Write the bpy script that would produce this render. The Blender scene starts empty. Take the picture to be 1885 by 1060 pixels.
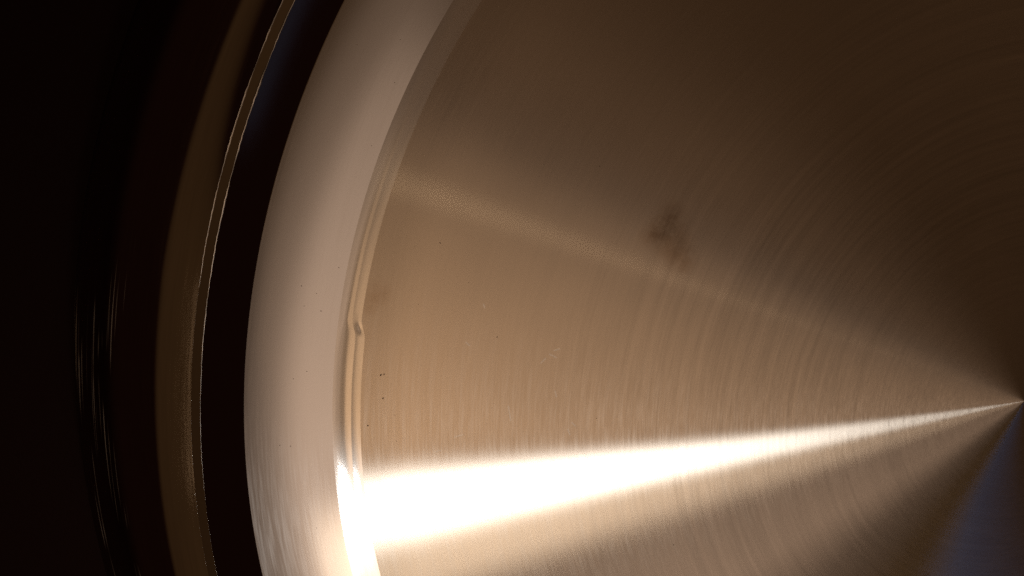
import bpy, math, random
from mathutils import Matrix, Vector
random.seed(4)
PI = math.pi
S = 0.15            # metres per unit: the pan's flat floor is 30 cm across
sc = bpy.context.scene

# ------------------------------------------------------------------ camera
FPX, AX, AY = 1500.0, -0.215, -0.167
cam = bpy.data.cameras.new('camera'); co = bpy.data.objects.new('camera', cam)
sc.collection.objects.link(co)
Rx = Matrix.Rotation(AX, 4, 'X'); Ry = Matrix.Rotation(AY, 4, 'Y')
co.matrix_world = Matrix.Translation(Vector((-.937, .421, 1.0)) * S) @ Ry @ Rx
cam.sensor_width = 36; cam.lens = 36 * FPX / 1885
cam.clip_start = 0.01; cam.clip_end = 50
sc.camera = co

# ------------------------------------------------------------------ world: an almost dark room
w = bpy.data.worlds.new('World'); sc.world = w; w.use_nodes = True
bg = w.node_tree.nodes['Background']
bg.inputs[0].default_value = (1.0, .30, .18, 1); bg.inputs[1].default_value = .006

# ------------------------------------------------------------------ room light, and panels added for the reflections in the steel
def lamp(name, pos, target, sx, sy, rad, col, spread=180, roll=0):
    """rectangular area lamp; pos, target and size in pan units, rad = radiance"""
    l = bpy.data.lights.new(name, 'AREA'); l.shape = 'RECTANGLE'
    l.size = sx * S; l.size_y = sy * S
    l.energy = rad * PI * (sx * S) * (sy * S) ; l.color = col
    l.spread = math.radians(spread)
    o = bpy.data.objects.new(name, l); sc.collection.objects.link(o)
    p = Vector(pos) * S; d = (Vector(target) * S - p)
    o.location = p
    o.rotation_euler = (d.to_track_quat('-Z', 'Y').to_matrix().to_4x4() @ Matrix.Rotation(roll, 4, 'Z')).to_euler()
    return o
def graded(o, bu, bv):
    """grade a light panel to shape its reflection: strength runs bu[0]..bu[1] across and bv[0]..bv[1] along the panel"""
    l = o.data; l.use_nodes = True; t = l.node_tree; e = t.nodes['Emission']
    g = t.nodes.new('ShaderNodeNewGeometry'); sp = t.nodes.new('ShaderNodeSeparateXYZ')
    t.links.new(g.outputs['Parametric'], sp.inputs[0]); out = []
    for i, (p, q) in enumerate((bu, bv)):
        m = t.nodes.new('ShaderNodeMapRange'); m.inputs[3].default_value = p; m.inputs[4].default_value = q
        t.links.new(sp.outputs[i], m.inputs[0]); out.append(m.outputs[0])
    m = t.nodes.new('ShaderNodeMath'); m.operation = 'MULTIPLY'
    t.links.new(out[0], m.inputs[0]); t.links.new(out[1], m.inputs[1]); t.links.new(m.outputs[0], e.inputs['Strength'])
lamp('bright_lamp', (-.84, -.672, 1.15), (-.84, -.672, 0), .17, .165, 50, (.93, .97, 1.0), roll=math.radians(9))
lamp('fan_edge_glow', (-.80, -.86, 1.18), (-.80, -.86, 0), .7, .24, 3.0, (1, .80, .61), roll=math.radians(11))  # unseen panel added for the paler zone below the fan
graded(lamp('cream_shade', (.15, -1.2, 2.0), (.15, -1.2, 0), 1.7, 3.0, .66, (1, .72, .55)), (1.1, .40), (1.25, .22))
graded(lamp('cream_inner_panel', (-.12, -1.1, 1.97), (-.12, -1.1, 0), .85, 2.5, .58, (1, .73, .56)), (1, 1), (1.2, .3))  # second panel, added to give the wall its lighter band
lamp('warm_lower_fill', (.9, -2.3, 2.0), (.9, -2.3, 0), 1.5, 1.2, .22, (1, .63, .31))  # added fill that turns the metal below the fan tan
graded(lamp('warm_ceiling', (-1.65, -.31, 2.0), (-1.65, -.31, 0), 1.6, 1.76, 1.2, (1, .625, .35), roll=math.radians(-8)), (1, 1), (1.4, .24))
graded(lamp('warm_far_fill', (-1.3, 1.3, 2.0), (-1.3, 1.3, 0), 2.2, 1.5, .19, (1, .60, .35)), (1, .8), (1.1, .1))  # added fill to lift the upper part of the floor
lamp('warm_strip', (-2.3, .66, 2.0), (-2.3, .66, 0), .45, .016, 20, (1, .75, .5), roll=math.radians(-8))  # thin emitter added to draw the faint radial line
graded(lamp('brown_panel', (-3.6, 0, 2.0), (-3.6, 0, 0), 2.4, 9.0, .037, (1, .52, .2)), (.4, 1.1), (1, 1))  # overhead light panel added for the brown band on the lip
lamp('dim_fill', (1.5, 1.0, 3.0), (1.5, 1.0, 0), 4.5, 5.0, .055, (1, .58, .30))  # large weak fill added to lift the dark upper right
graded(lamp('sky_window', (1.6, -2.15, 1.35), (0, 0, 0), 1.0, .7, .42, (.28, .43, .9)), (1.6, .1), (1, 1))
lamp('blue_glint_panel', (1.75, -.62, .36), (-1, .65, .08), .5, .06, .035, (.5, .62, 1))  # small invented light for the blue glint on the upper wall
sc.view_settings.view_transform = 'Standard'; sc.view_settings.look = 'None'
sc.view_settings.exposure = 0; sc.view_settings.gamma = 1
sc.cycles.use_denoising = False
sc.cycles.max_bounces = 6

# ------------------------------------------------------------------ node helpers
class NT:
    def __init__(s, name):
        s.m = bpy.data.materials.new(name); s.m.use_nodes = True
        s.t = s.m.node_tree; s.t.nodes.clear()
        s.out = s.t.nodes.new('ShaderNodeOutputMaterial')
    def n(s, ty, **kw):
        nd = s.t.nodes.new(ty)
        for k, v in kw.items(): setattr(nd, k, v)
        return nd
    def put(s, sock, v):
        if isinstance(v, bpy.types.NodeSocket): s.t.links.new(v, sock)
        else: sock.default_value = v
    def math(s, op, a, b=0.0, c=0.0, clamp=False):
        nd = s.n('ShaderNodeMath', operation=op, use_clamp=clamp)
        s.put(nd.inputs[0], a); s.put(nd.inputs[1], b); s.put(nd.inputs[2], c)
        return nd.outputs[0]
    def vec(s, x, y, z):
        nd = s.n('ShaderNodeCombineXYZ')
        s.put(nd.inputs[0], x); s.put(nd.inputs[1], y); s.put(nd.inputs[2], z)
        return nd.outputs[0]
    def rng(s, v, a, b, c, d, smooth=True):
        nd = s.n('ShaderNodeMapRange'); nd.interpolation_type = 'SMOOTHSTEP' if smooth else 'LINEAR'
        for i, q in enumerate((v, a, b, c, d)): s.put(nd.inputs[i], q)
        return nd.outputs[0]
    def noise(s, v, scale=1., detail=2., rough=.5):
        nd = s.n('ShaderNodeTexNoise'); s.put(nd.inputs['Vector'], v)
        nd.inputs['Scale'].default_value = scale; nd.inputs['Detail'].default_value = detail
        nd.inputs['Roughness'].default_value = rough
        return nd.outputs['Fac']
    def mix(s, f, a, b):
        nd = s.n('ShaderNodeMix', data_type='RGBA')
        s.put(nd.inputs[0], f); s.put(nd.inputs[6], a); s.put(nd.inputs[7], b)
        return nd.outputs[2]
    def polar(s):
        tc = s.n('ShaderNodeTexCoord'); sx = s.n('ShaderNodeSeparateXYZ')
        s.t.links.new(tc.outputs['Object'], sx.inputs[0])
        x = s.math('DIVIDE', sx.outputs[0], S); y = s.math('DIVIDE', sx.outputs[1], S)
        s.x, s.y = x, y
        s.r = s.math('SQRT', s.math('ADD', s.math('MULTIPLY', x, x), s.math('MULTIPLY', y, y)))
        s.th = s.math('ARCTAN2', y, s.math('MULTIPLY', x, -1))      # zero on the left of the pan
        return s.r, s.th

def principled(t, **kw):
    p = t.n('ShaderNodeBsdfPrincipled')
    for k, v in kw.items(): t.put(p.inputs[k], v)
    return p

def steel(name, rough, aniso, base=(.60, .57, .53), lines=.5, fine=460, bump=.0, sharp=None, extra=None, wide=None):
    """spun steel: the roughness runs across the lathe lines, fine lines all round"""
    t = NT(name); r, th = t.polar()
    tan = t.n('ShaderNodeTangent', direction_type='RADIAL', axis='Z')
    v1 = t.vec(t.math('MULTIPLY', r, fine), t.math('MULTIPLY', th, 16), 0)
    v2 = t.vec(t.math('MULTIPLY', r, fine * .3), t.math('MULTIPLY', th, 4), 7)
    n1 = t.noise(v1, 1, 2, .6); n2 = t.noise(v2, 1, 2, .6)
    k = t.math('ADD', t.math('MULTIPLY', n1, .6), t.math('MULTIPLY', n2, .4))
    dev = t.math('MULTIPLY', t.math('SUBTRACT', k, .5), lines)
    fac = t.math('ADD', 1.0, dev)
    if extra: fac = extra(t, fac, r, th)
    col = t.vec(t.math('MULTIPLY', fac, base[0]), t.math('MULTIPLY', fac, base[1]), t.math('MULTIPLY', fac, base[2]))
    if getattr(t, 'tint', None) is not None:      # the grease and the dark patch are brownish
        col = t.vec(t.math('MULTIPLY', fac, base[0]), t.math('MULTIPLY', t.math('MULTIPLY', fac, base[1]), t.math('SUBTRACT', 1, t.math('MULTIPLY', t.tint, .45))),
                    t.math('MULTIPLY', t.math('MULTIPLY', fac, base[2]), t.math('SUBTRACT', 1, t.math('MULTIPLY', t.tint, .9))))
    rg = t.math('ADD', rough, t.math('MULTIPLY', dev, .25))
    p = t.n('ShaderNodeBsdfAnisotropic', distribution='BECKMANN')
    t.put(p.inputs['Color'], col); t.put(p.inputs['Roughness'], rg)
    p.inputs['Anisotropy'].default_value = aniso; t.t.links.new(tan.outputs[0], p.inputs['Tangent'])
    if bump:
        b = t.n('ShaderNodeBump'); b.inputs['Strength'].default_value = 1
        b.inputs['Distance'].default_value = bump * S
        t.put(b.inputs['Height'], k); t.put(p.inputs['Normal'], b.outputs[0])
    res = p.outputs[0]
    if getattr(t, 'scratch', None) is not None:
        g = principled(t, **{'Base Color': (.8, .72, .62, 1), 'Metallic': 1.0, 'Roughness': .75})
        mx = t.n('ShaderNodeMixShader'); t.put(mx.inputs[0], t.scratch)
        t.t.links.new(res, mx.inputs[1]); t.t.links.new(g.outputs[0], mx.inputs[2]); res = mx.outputs[0]
    if wide:                                    # a few deeper scratches that scatter widely across the lines
        g = t.n('ShaderNodeBsdfAnisotropic', distribution='BECKMANN')
        g.inputs['Color'].default_value = (*base, 1); g.inputs['Roughness'].default_value = wide[1]
        g.inputs['Anisotropy'].default_value = wide[2]; t.t.links.new(tan.outputs[0], g.inputs['Tangent'])
        mx = t.n('ShaderNodeMixShader'); t.put(mx.inputs[0], t.rng(k, .40, .68, wide[0] * .3, wide[0] * 1.9))
        t.t.links.new(res, mx.inputs[1]); t.t.links.new(g.outputs[0], mx.inputs[2]); res = mx.outputs[0]
    if sharp:
        g = t.n('ShaderNodeBsdfAnisotropic', distribution='BECKMANN'); t.put(g.inputs['Color'], col)
        g.inputs['Roughness'].default_value = sharp[1]
        mx = t.n('ShaderNodeMixShader'); t.put(mx.inputs[0], t.rng(th, .08, .5, sharp[0], 0))
        t.t.links.new(res, mx.inputs[1]); t.t.links.new(g.outputs[0], mx.inputs[2]); res = mx.outputs[0]
    t.t.links.new(res, t.out.inputs[0])
    return t.m

SCR = [(-.8280, .1305, -.8239, .1260), (-.7299, .0978, -.7241, .1034), (-.7184, .1090, -.7096, .1041),
       (-.7126, .1139, -.7054, .1158), (-.7105, .0577, -.7089, .0501), (-.7731, .0404, -.7702, .0205),
       (-.6869, .0119, -.6823, .0070), (-.8439, .0026, -.8338, .0050), (-.8713, -.0159, -.8627, -.0150),
       (-.8052, .1797, -.8038, .1753), (-.6927, .0030, -.6896, -.0050)]
def seg_mask(t, x0, y0, x1, y1, wd):
    dx, dy = x1 - x0, y1 - y0; L2 = dx * dx + dy * dy
    ax = t.math('SUBTRACT', t.x, x0); ay = t.math('SUBTRACT', t.y, y0)
    h = t.math('DIVIDE', t.math('ADD', t.math('MULTIPLY', ax, dx), t.math('MULTIPLY', ay, dy)), L2, clamp=True)
    ex = t.math('SUBTRACT', ax, t.math('MULTIPLY', h, dx)); ey = t.math('SUBTRACT', ay, t.math('MULTIPLY', h, dy))
    d = t.math('SQRT', t.math('ADD', t.math('MULTIPLY', ex, ex), t.math('MULTIPLY', ey, ey)))
    return t.rng(d, 0, wd, 1, 0)
def floor_extra(t, fac, r, th):
    # wider turning marks of the lathe, strongest half way out
    n3 = t.noise(t.vec(t.math('MULTIPLY', r, 140), t.math('MULTIPLY', th, 1.2), 3), 1, 2, .6)
    env = t.math('MULTIPLY', t.rng(r, .05, .3, 0, 1), t.rng(r, .5, .8, 1, .15))
    fac = t.math('ADD', fac, t.math('MULTIPLY', t.math('MULTIPLY', t.math('SUBTRACT', n3, .5), env), .46))
    # darker ring beside the corner groove
    fac = t.math('MULTIPLY', fac, t.rng(r, .90, .958, 1, .86))
    # cloudy handling marks
    cl = t.noise(t.vec(t.math('MULTIPLY', t.x, 3), t.math('MULTIPLY', t.y, 3), 1), 1, 3, .55)
    fac = t.math('MULTIPLY', fac, t.rng(cl, .3, .7, .94, 1.05))
    # greasy smudges; the last one a small dark patch by the groove
    wob = t.noise(t.vec(t.math('MULTIPLY', t.x, 45), t.math('MULTIPLY', t.y, 45), 5), 1, 3, .6)
    for x0, y0, x1, y1, wd, k in ((-.583, .262, -.560, .281, .026, .26), (-.572, .262, -.543, .231, .030, .24),
                                  (-.56, .29, -.545, .25, .028, .16), (-.948, .186, -.936, .20, .022, .14)):
        m = seg_mask(t, x0, y0, x1, y1, wd)
        m = t.math('MULTIPLY', t.math('MULTIPLY', m, t.rng(wob, .3, .6, .35, 1)), k)
        fac = t.math('MULTIPLY', fac, t.math('SUBTRACT', 1, m))
        t.tint = m if getattr(t, 'tint', None) is None else t.math('MAXIMUM', t.tint, m)
    sm = None
    for q in SCR:
        m = seg_mask(t, *q, .0017)
        sm = m if sm is None else t.math('MAXIMUM', sm, m)
    t.scratch = t.math('MULTIPLY', sm, .55)
    return fac
def lip_extra(t, fac, r, th):
    # fine worn scratches round the lip
    n = t.noise(t.vec(t.math('MULTIPLY', r, 420), t.math('MULTIPLY', th, 5), 2), 1, 1, .5)
    n2 = t.noise(t.vec(t.math('MULTIPLY', r, 40), t.math('MULTIPLY', th, 9), 4), 1, 2, .5)
    m = t.math('MULTIPLY', t.rng(n, .60, .72, 0, 1), t.rng(n2, .45, .6, 0, 1))
    m = t.math('MULTIPLY', m, t.math('MULTIPLY', t.rng(r, 1.228, 1.238, 0, 1), t.rng(th, .14, .24, 1, 0)))
    t.scratch = t.math('MULTIPLY', m, .32)
    return fac
M_floor = steel('brushed_steel', .305, .80, base=(.60, .53, .445), lines=.34, extra=floor_extra, wide=(.10, .5, .5))
M_groove = steel('spun_steel_groove', .36, .70, lines=.6, fine=260, sharp=(.50, .12))
M_wall = steel('satin_steel', .17, .3, lines=.03, wide=(.05, .42, .65))
M_upper = steel('polished_steel', .10, .2, lines=.1)
def rim_extra(t, fac, r, th):
    n = t.noise(t.vec(t.math('MULTIPLY', th, 30), r, 2), 1, 2, .5)
    return t.math('MULTIPLY', fac, t.rng(n, .35, .65, .35, 1))
M_rim = steel('cut_steel_edge', .42, .0, lines=.1, extra=rim_extra)
M_flange = steel('polished_steel_lip', .17, .3, lines=.4, extra=lip_extra)
M_rimtop = steel('rim_top_steel', .14, .3, lines=.2)

# ------------------------------------------------------------------ geometry: everything is turned round one axis
def lathe(name, prof, mat, parent, seg=720, warp=None, close=False):
    vs, fs = [], []
    n = len(prof)
    for i in range(seg):
        a = 2 * PI * i / seg
        for j, (r, z) in enumerate(prof):
            rr, zz = (r, z) if warp is None else warp(r, z, a, j)
            vs.append((rr * math.cos(a) * S, rr * math.sin(a) * S, zz * S))
    for i in range(seg):
        k = (i + 1) % seg
        for j in range(n - 1 + (1 if close else 0)):
            j2 = (j + 1) % n
            fs.append((i * n + j, k * n + j, k * n + j2, i * n + j2))
    me = bpy.data.meshes.new(name); me.from_pydata(vs, [], fs); me.validate(); me.update()
    import bmesh
    bm = bmesh.new(); bm.from_mesh(me)
    bmesh.ops.remove_doubles(bm, verts=bm.verts, dist=1e-7)
    bmesh.ops.recalc_face_normals(bm, faces=bm.faces)
    bm.to_mesh(me); bm.free()
    for p in me.polygons: p.use_smooth = True
    me.materials.append(mat)
    o = bpy.data.objects.new(name, me); sc.collection.objects.link(o)
    o.parent = parent
    return o

pan = bpy.data.objects.new('steel_pan', None); sc.collection.objects.link(pan)
pan['label'] = 'round shallow stainless steel pan with brushed floor and polished curved rim'
pan['category'] = 'pan'

def curve(pts, k=10):
    """integrate a profile from (ds, slope0, slope1) pieces"""
    return pts
def arcprof(r0, z0, pieces, k=12):
    out = [(r0, z0)]; r, z = r0, z0
    for L, a0, a1 in pieces:
        for i in range(k):
            a = math.radians(a0 + (a1 - a0) * (i + .5) / k)
            r += L / k * math.cos(a); z += L / k * math.sin(a)
            out.append((r, z))
    return out
def dent(r, z, a, j):
    """the groove is pinched at one spot: above it its inner edge lies a little farther out"""
    th = PI - a if a <= PI else PI - a
    t0 = .159
    d = th - t0
    w = max(0, min(1, (r - .90) / .06)) * max(0, min(1, (1.0 - r) / .02))
    sh = .0072 / (1 + math.exp(max(-60, min(60, -d / .004)))) * (1 if d < .5 else max(0, 1 - (d - .5)))
    pin = math.exp(-((d) / .004) ** 2) * math.exp(-((r - .968) / .004) ** 2)
    ridge = math.exp(-((d - .012) / .008) ** 2) * math.exp(-((r - .975) / .006) ** 2)
    return r + sh * w, z - .0005 * pin + .0001 * ridge
floor_p = [(0.0, 0.0)] + [(x / 40 * .965, 0.0) for x in range(1, 39)] + [(.93, 0), (.94, 0), (.948, 0), (.954, 0), (.958, 0), (.962, 0), (.9655, 0)]
lathe('pan_floor', floor_p, M_floor, pan, seg=1440, warp=dent)
groove_p = arcprof(.9655, 0, [(.004, -3, 1.0), (.007, 1.0, 2.8), (.002, 2.8, .6), (.007, .6, 2.6), (.015, 2.8, 9.5)], 6)
lathe('corner_groove', groove_p, M_groove, pan, seg=1440, warp=dent)
rz = groove_p[-1]
wall_p = arcprof(rz[0], rz[1], [(.03, 14, 16.5), (.0785, 16.5, 28)], 24)
lathe('side_wall', wall_p, M_wall, pan)
wz = wall_p[-1]; print('wall end', wz)
up_p = arcprof(wz[0], wz[1], [(.003, 27, 42), (.055, 42, 46)], 10)
lathe('upper_wall', up_p, M_upper, pan)
uz = up_p[-1]; print('upper end', uz)
rim_p = [uz, (uz[0] + .011, uz[1] - .0044)]
lathe('rim_edge', rim_p, M_rimtop, pan)
def burr(name, r0, z0, rad, seed, amp, fade=None):
    """the thin ragged bead left where the sheet was cut"""
    rnd = random.Random(seed)
    ph = [(rnd.uniform(0, 6.28), k, rnd.uniform(.3, 1)) for k in (61, 117, 197, 311, 433, 571, 697, 821)]
    def off(a): return amp * sum(c * math.sin(k * a + p) for p, k, c in ph) / 3
    n = 8
    prof = [(r0 + rad * math.cos(2 * PI * i / n), z0 + rad * math.sin(2 * PI * i / n)) for i in range(n)]
    def warp(r, z, a, j):
        fd = 1 if fade is None else max(.02, min(1, ((PI - a) - fade[0]) / fade[1]))
        d = off(a); f = 1 + .5 * math.sin(83 * a + seed) * math.sin(29 * a + 1)
        f *= fd
        return r0 + d + (r - r0) * f, z0 + (z - z0) * f + d * .3
    lathe(name, prof, M_rim, pan, seg=2880, warp=warp, close=True)
burr('rim_burr', uz[0], uz[1], .0009, 3, .00032, (-.03, .3))
burr('rim_burr', rim_p[-1][0], rim_p[-1][1], .0007, 8, .00032, (.17, .12))
fr, fz = rim_p[-1]
fl_p = arcprof(fr, fz, [(.042, -14, -18), (.05, -27, -32), (.07, -34, -48), (.10, -52, -80)], 12)
def lipwarp(r, z, a, j):
    """towards the far side the lip drops more steeply right beside the rim"""
    g = .018 * max(0, min(1, (PI - a - .20) / .35))
    return r, z - g * (1 - math.exp(-(r - fr) / .020))
lathe('outer_lip', fl_p, M_flange, pan, warp=lipwarp)

# ------------------------------------------------------------------ table
t = NT('dark_table'); p = principled(t, **{'Base Color': (.005, .0012, .0008, 1), 'Roughness': .6, 'Specular IOR Level': .03})
t.t.links.new(p.outputs[0], t.out.inputs[0])
import bmesh
bm = bmesh.new()
bmesh.ops.create_cube(bm, size=1, matrix=Matrix.Translation((0, 0, (fl_p[-1][1] - .002) * S - .02)) @ Matrix.Diagonal((1.6, 1.2, .04, 1)))
bmesh.ops.bevel(bm, geom=bm.edges[:], offset=.004, segments=2, affect='EDGES')
me = bpy.data.meshes.new('table_top'); bm.to_mesh(me); bm.free(); me.materials.append(t.m)
o = bpy.data.objects.new('table_top', me); sc.collection.objects.link(o); o['kind'] = 'structure'

# ------------------------------------------------------------------ dust and crumbs lying in the pan
def surf_z(r):
    P = floor_p + groove_p + wall_p + up_p
    for (r0, z0), (r1, z1) in zip(P, P[1:]):
        if r0 <= r <= r1 and r1 > r0: return z0 + (z1 - z0) * (r - r0) / (r1 - r0)
    return 0
DUST = [(-0.9372, 0.0928, 1.5), (-0.933, 0.0933, 1.2), (-0.9355, 0.0615, 1), (-0.9559, 0.026, 1.1), (-0.9218, 0.0378, .6), (-0.8589, 0.2601, .8), (-0.5357, -0.1824, .8), (-0.7879, 0.1359, .8), (-0.6567, 0.352, .7), (-0.8236, 0.2086, .5), (-0.8876, 0.1829, .5), (-0.9263, -0.0202, .6), (-0.6532, 0.0159, .6), (-0.7701, 0.3638, .5), (-0.9201, 0.0019, .5),
 (-0.9828, 0.2337, 1), (-1.0103, 0.2036, .9), (-1.0255, 0.1896, .8), (-1.0065, 0.1811, 1), (-1.0635, 0.0155, 1), (-1.0512, 0.0117, 1.1), (-1.027, 0.106, .8), (-1.0431, 0.0989, .8), (-0.9505, 0.4933, .8), (-0.9092, 0.4524, .7), (-0.9011, 0.5005, .7), (-0.9383, 0.3796, .8), (-1.0258, -0.1057, .9), (-1.0271, 0.2151, .9)]
bm = bmesh.new()
for x, y, k in DUST:
    q = (.0008 if math.hypot(x, y) < 1 else .0006) * k
    mt = Matrix.Translation(Vector((x, y, surf_z(math.hypot(x, y)) + q * .3)) * S) @ Matrix.Rotation(random.uniform(0, 3), 4, 'Z') @ Matrix.Diagonal((q * S * random.uniform(1, 1.8), q * S * random.uniform(.6, 1), q * S * .6, 1))
    r = bmesh.ops.create_icosphere(bm, subdivisions=2, radius=1, matrix=mt)
    for v in r['verts']: v.co += Vector([random.uniform(-.12, .12) * q * S for _ in range(3)])
t = NT('dark_dust'); p = principled(t, **{'Base Color': (.09, .05, .03, 1), 'Roughness': .9})
t.t.links.new(p.outputs[0], t.out.inputs[0])
me = bpy.data.meshes.new('dust_specks'); bm.to_mesh(me); bm.free(); me.materials.append(t.m)
o = bpy.data.objects.new('dust_specks', me); sc.collection.objects.link(o)
o['kind'] = 'stuff'; o['category'] = 'dust'; o['label'] = 'tiny dark dust specks scattered over the pan floor and wall'
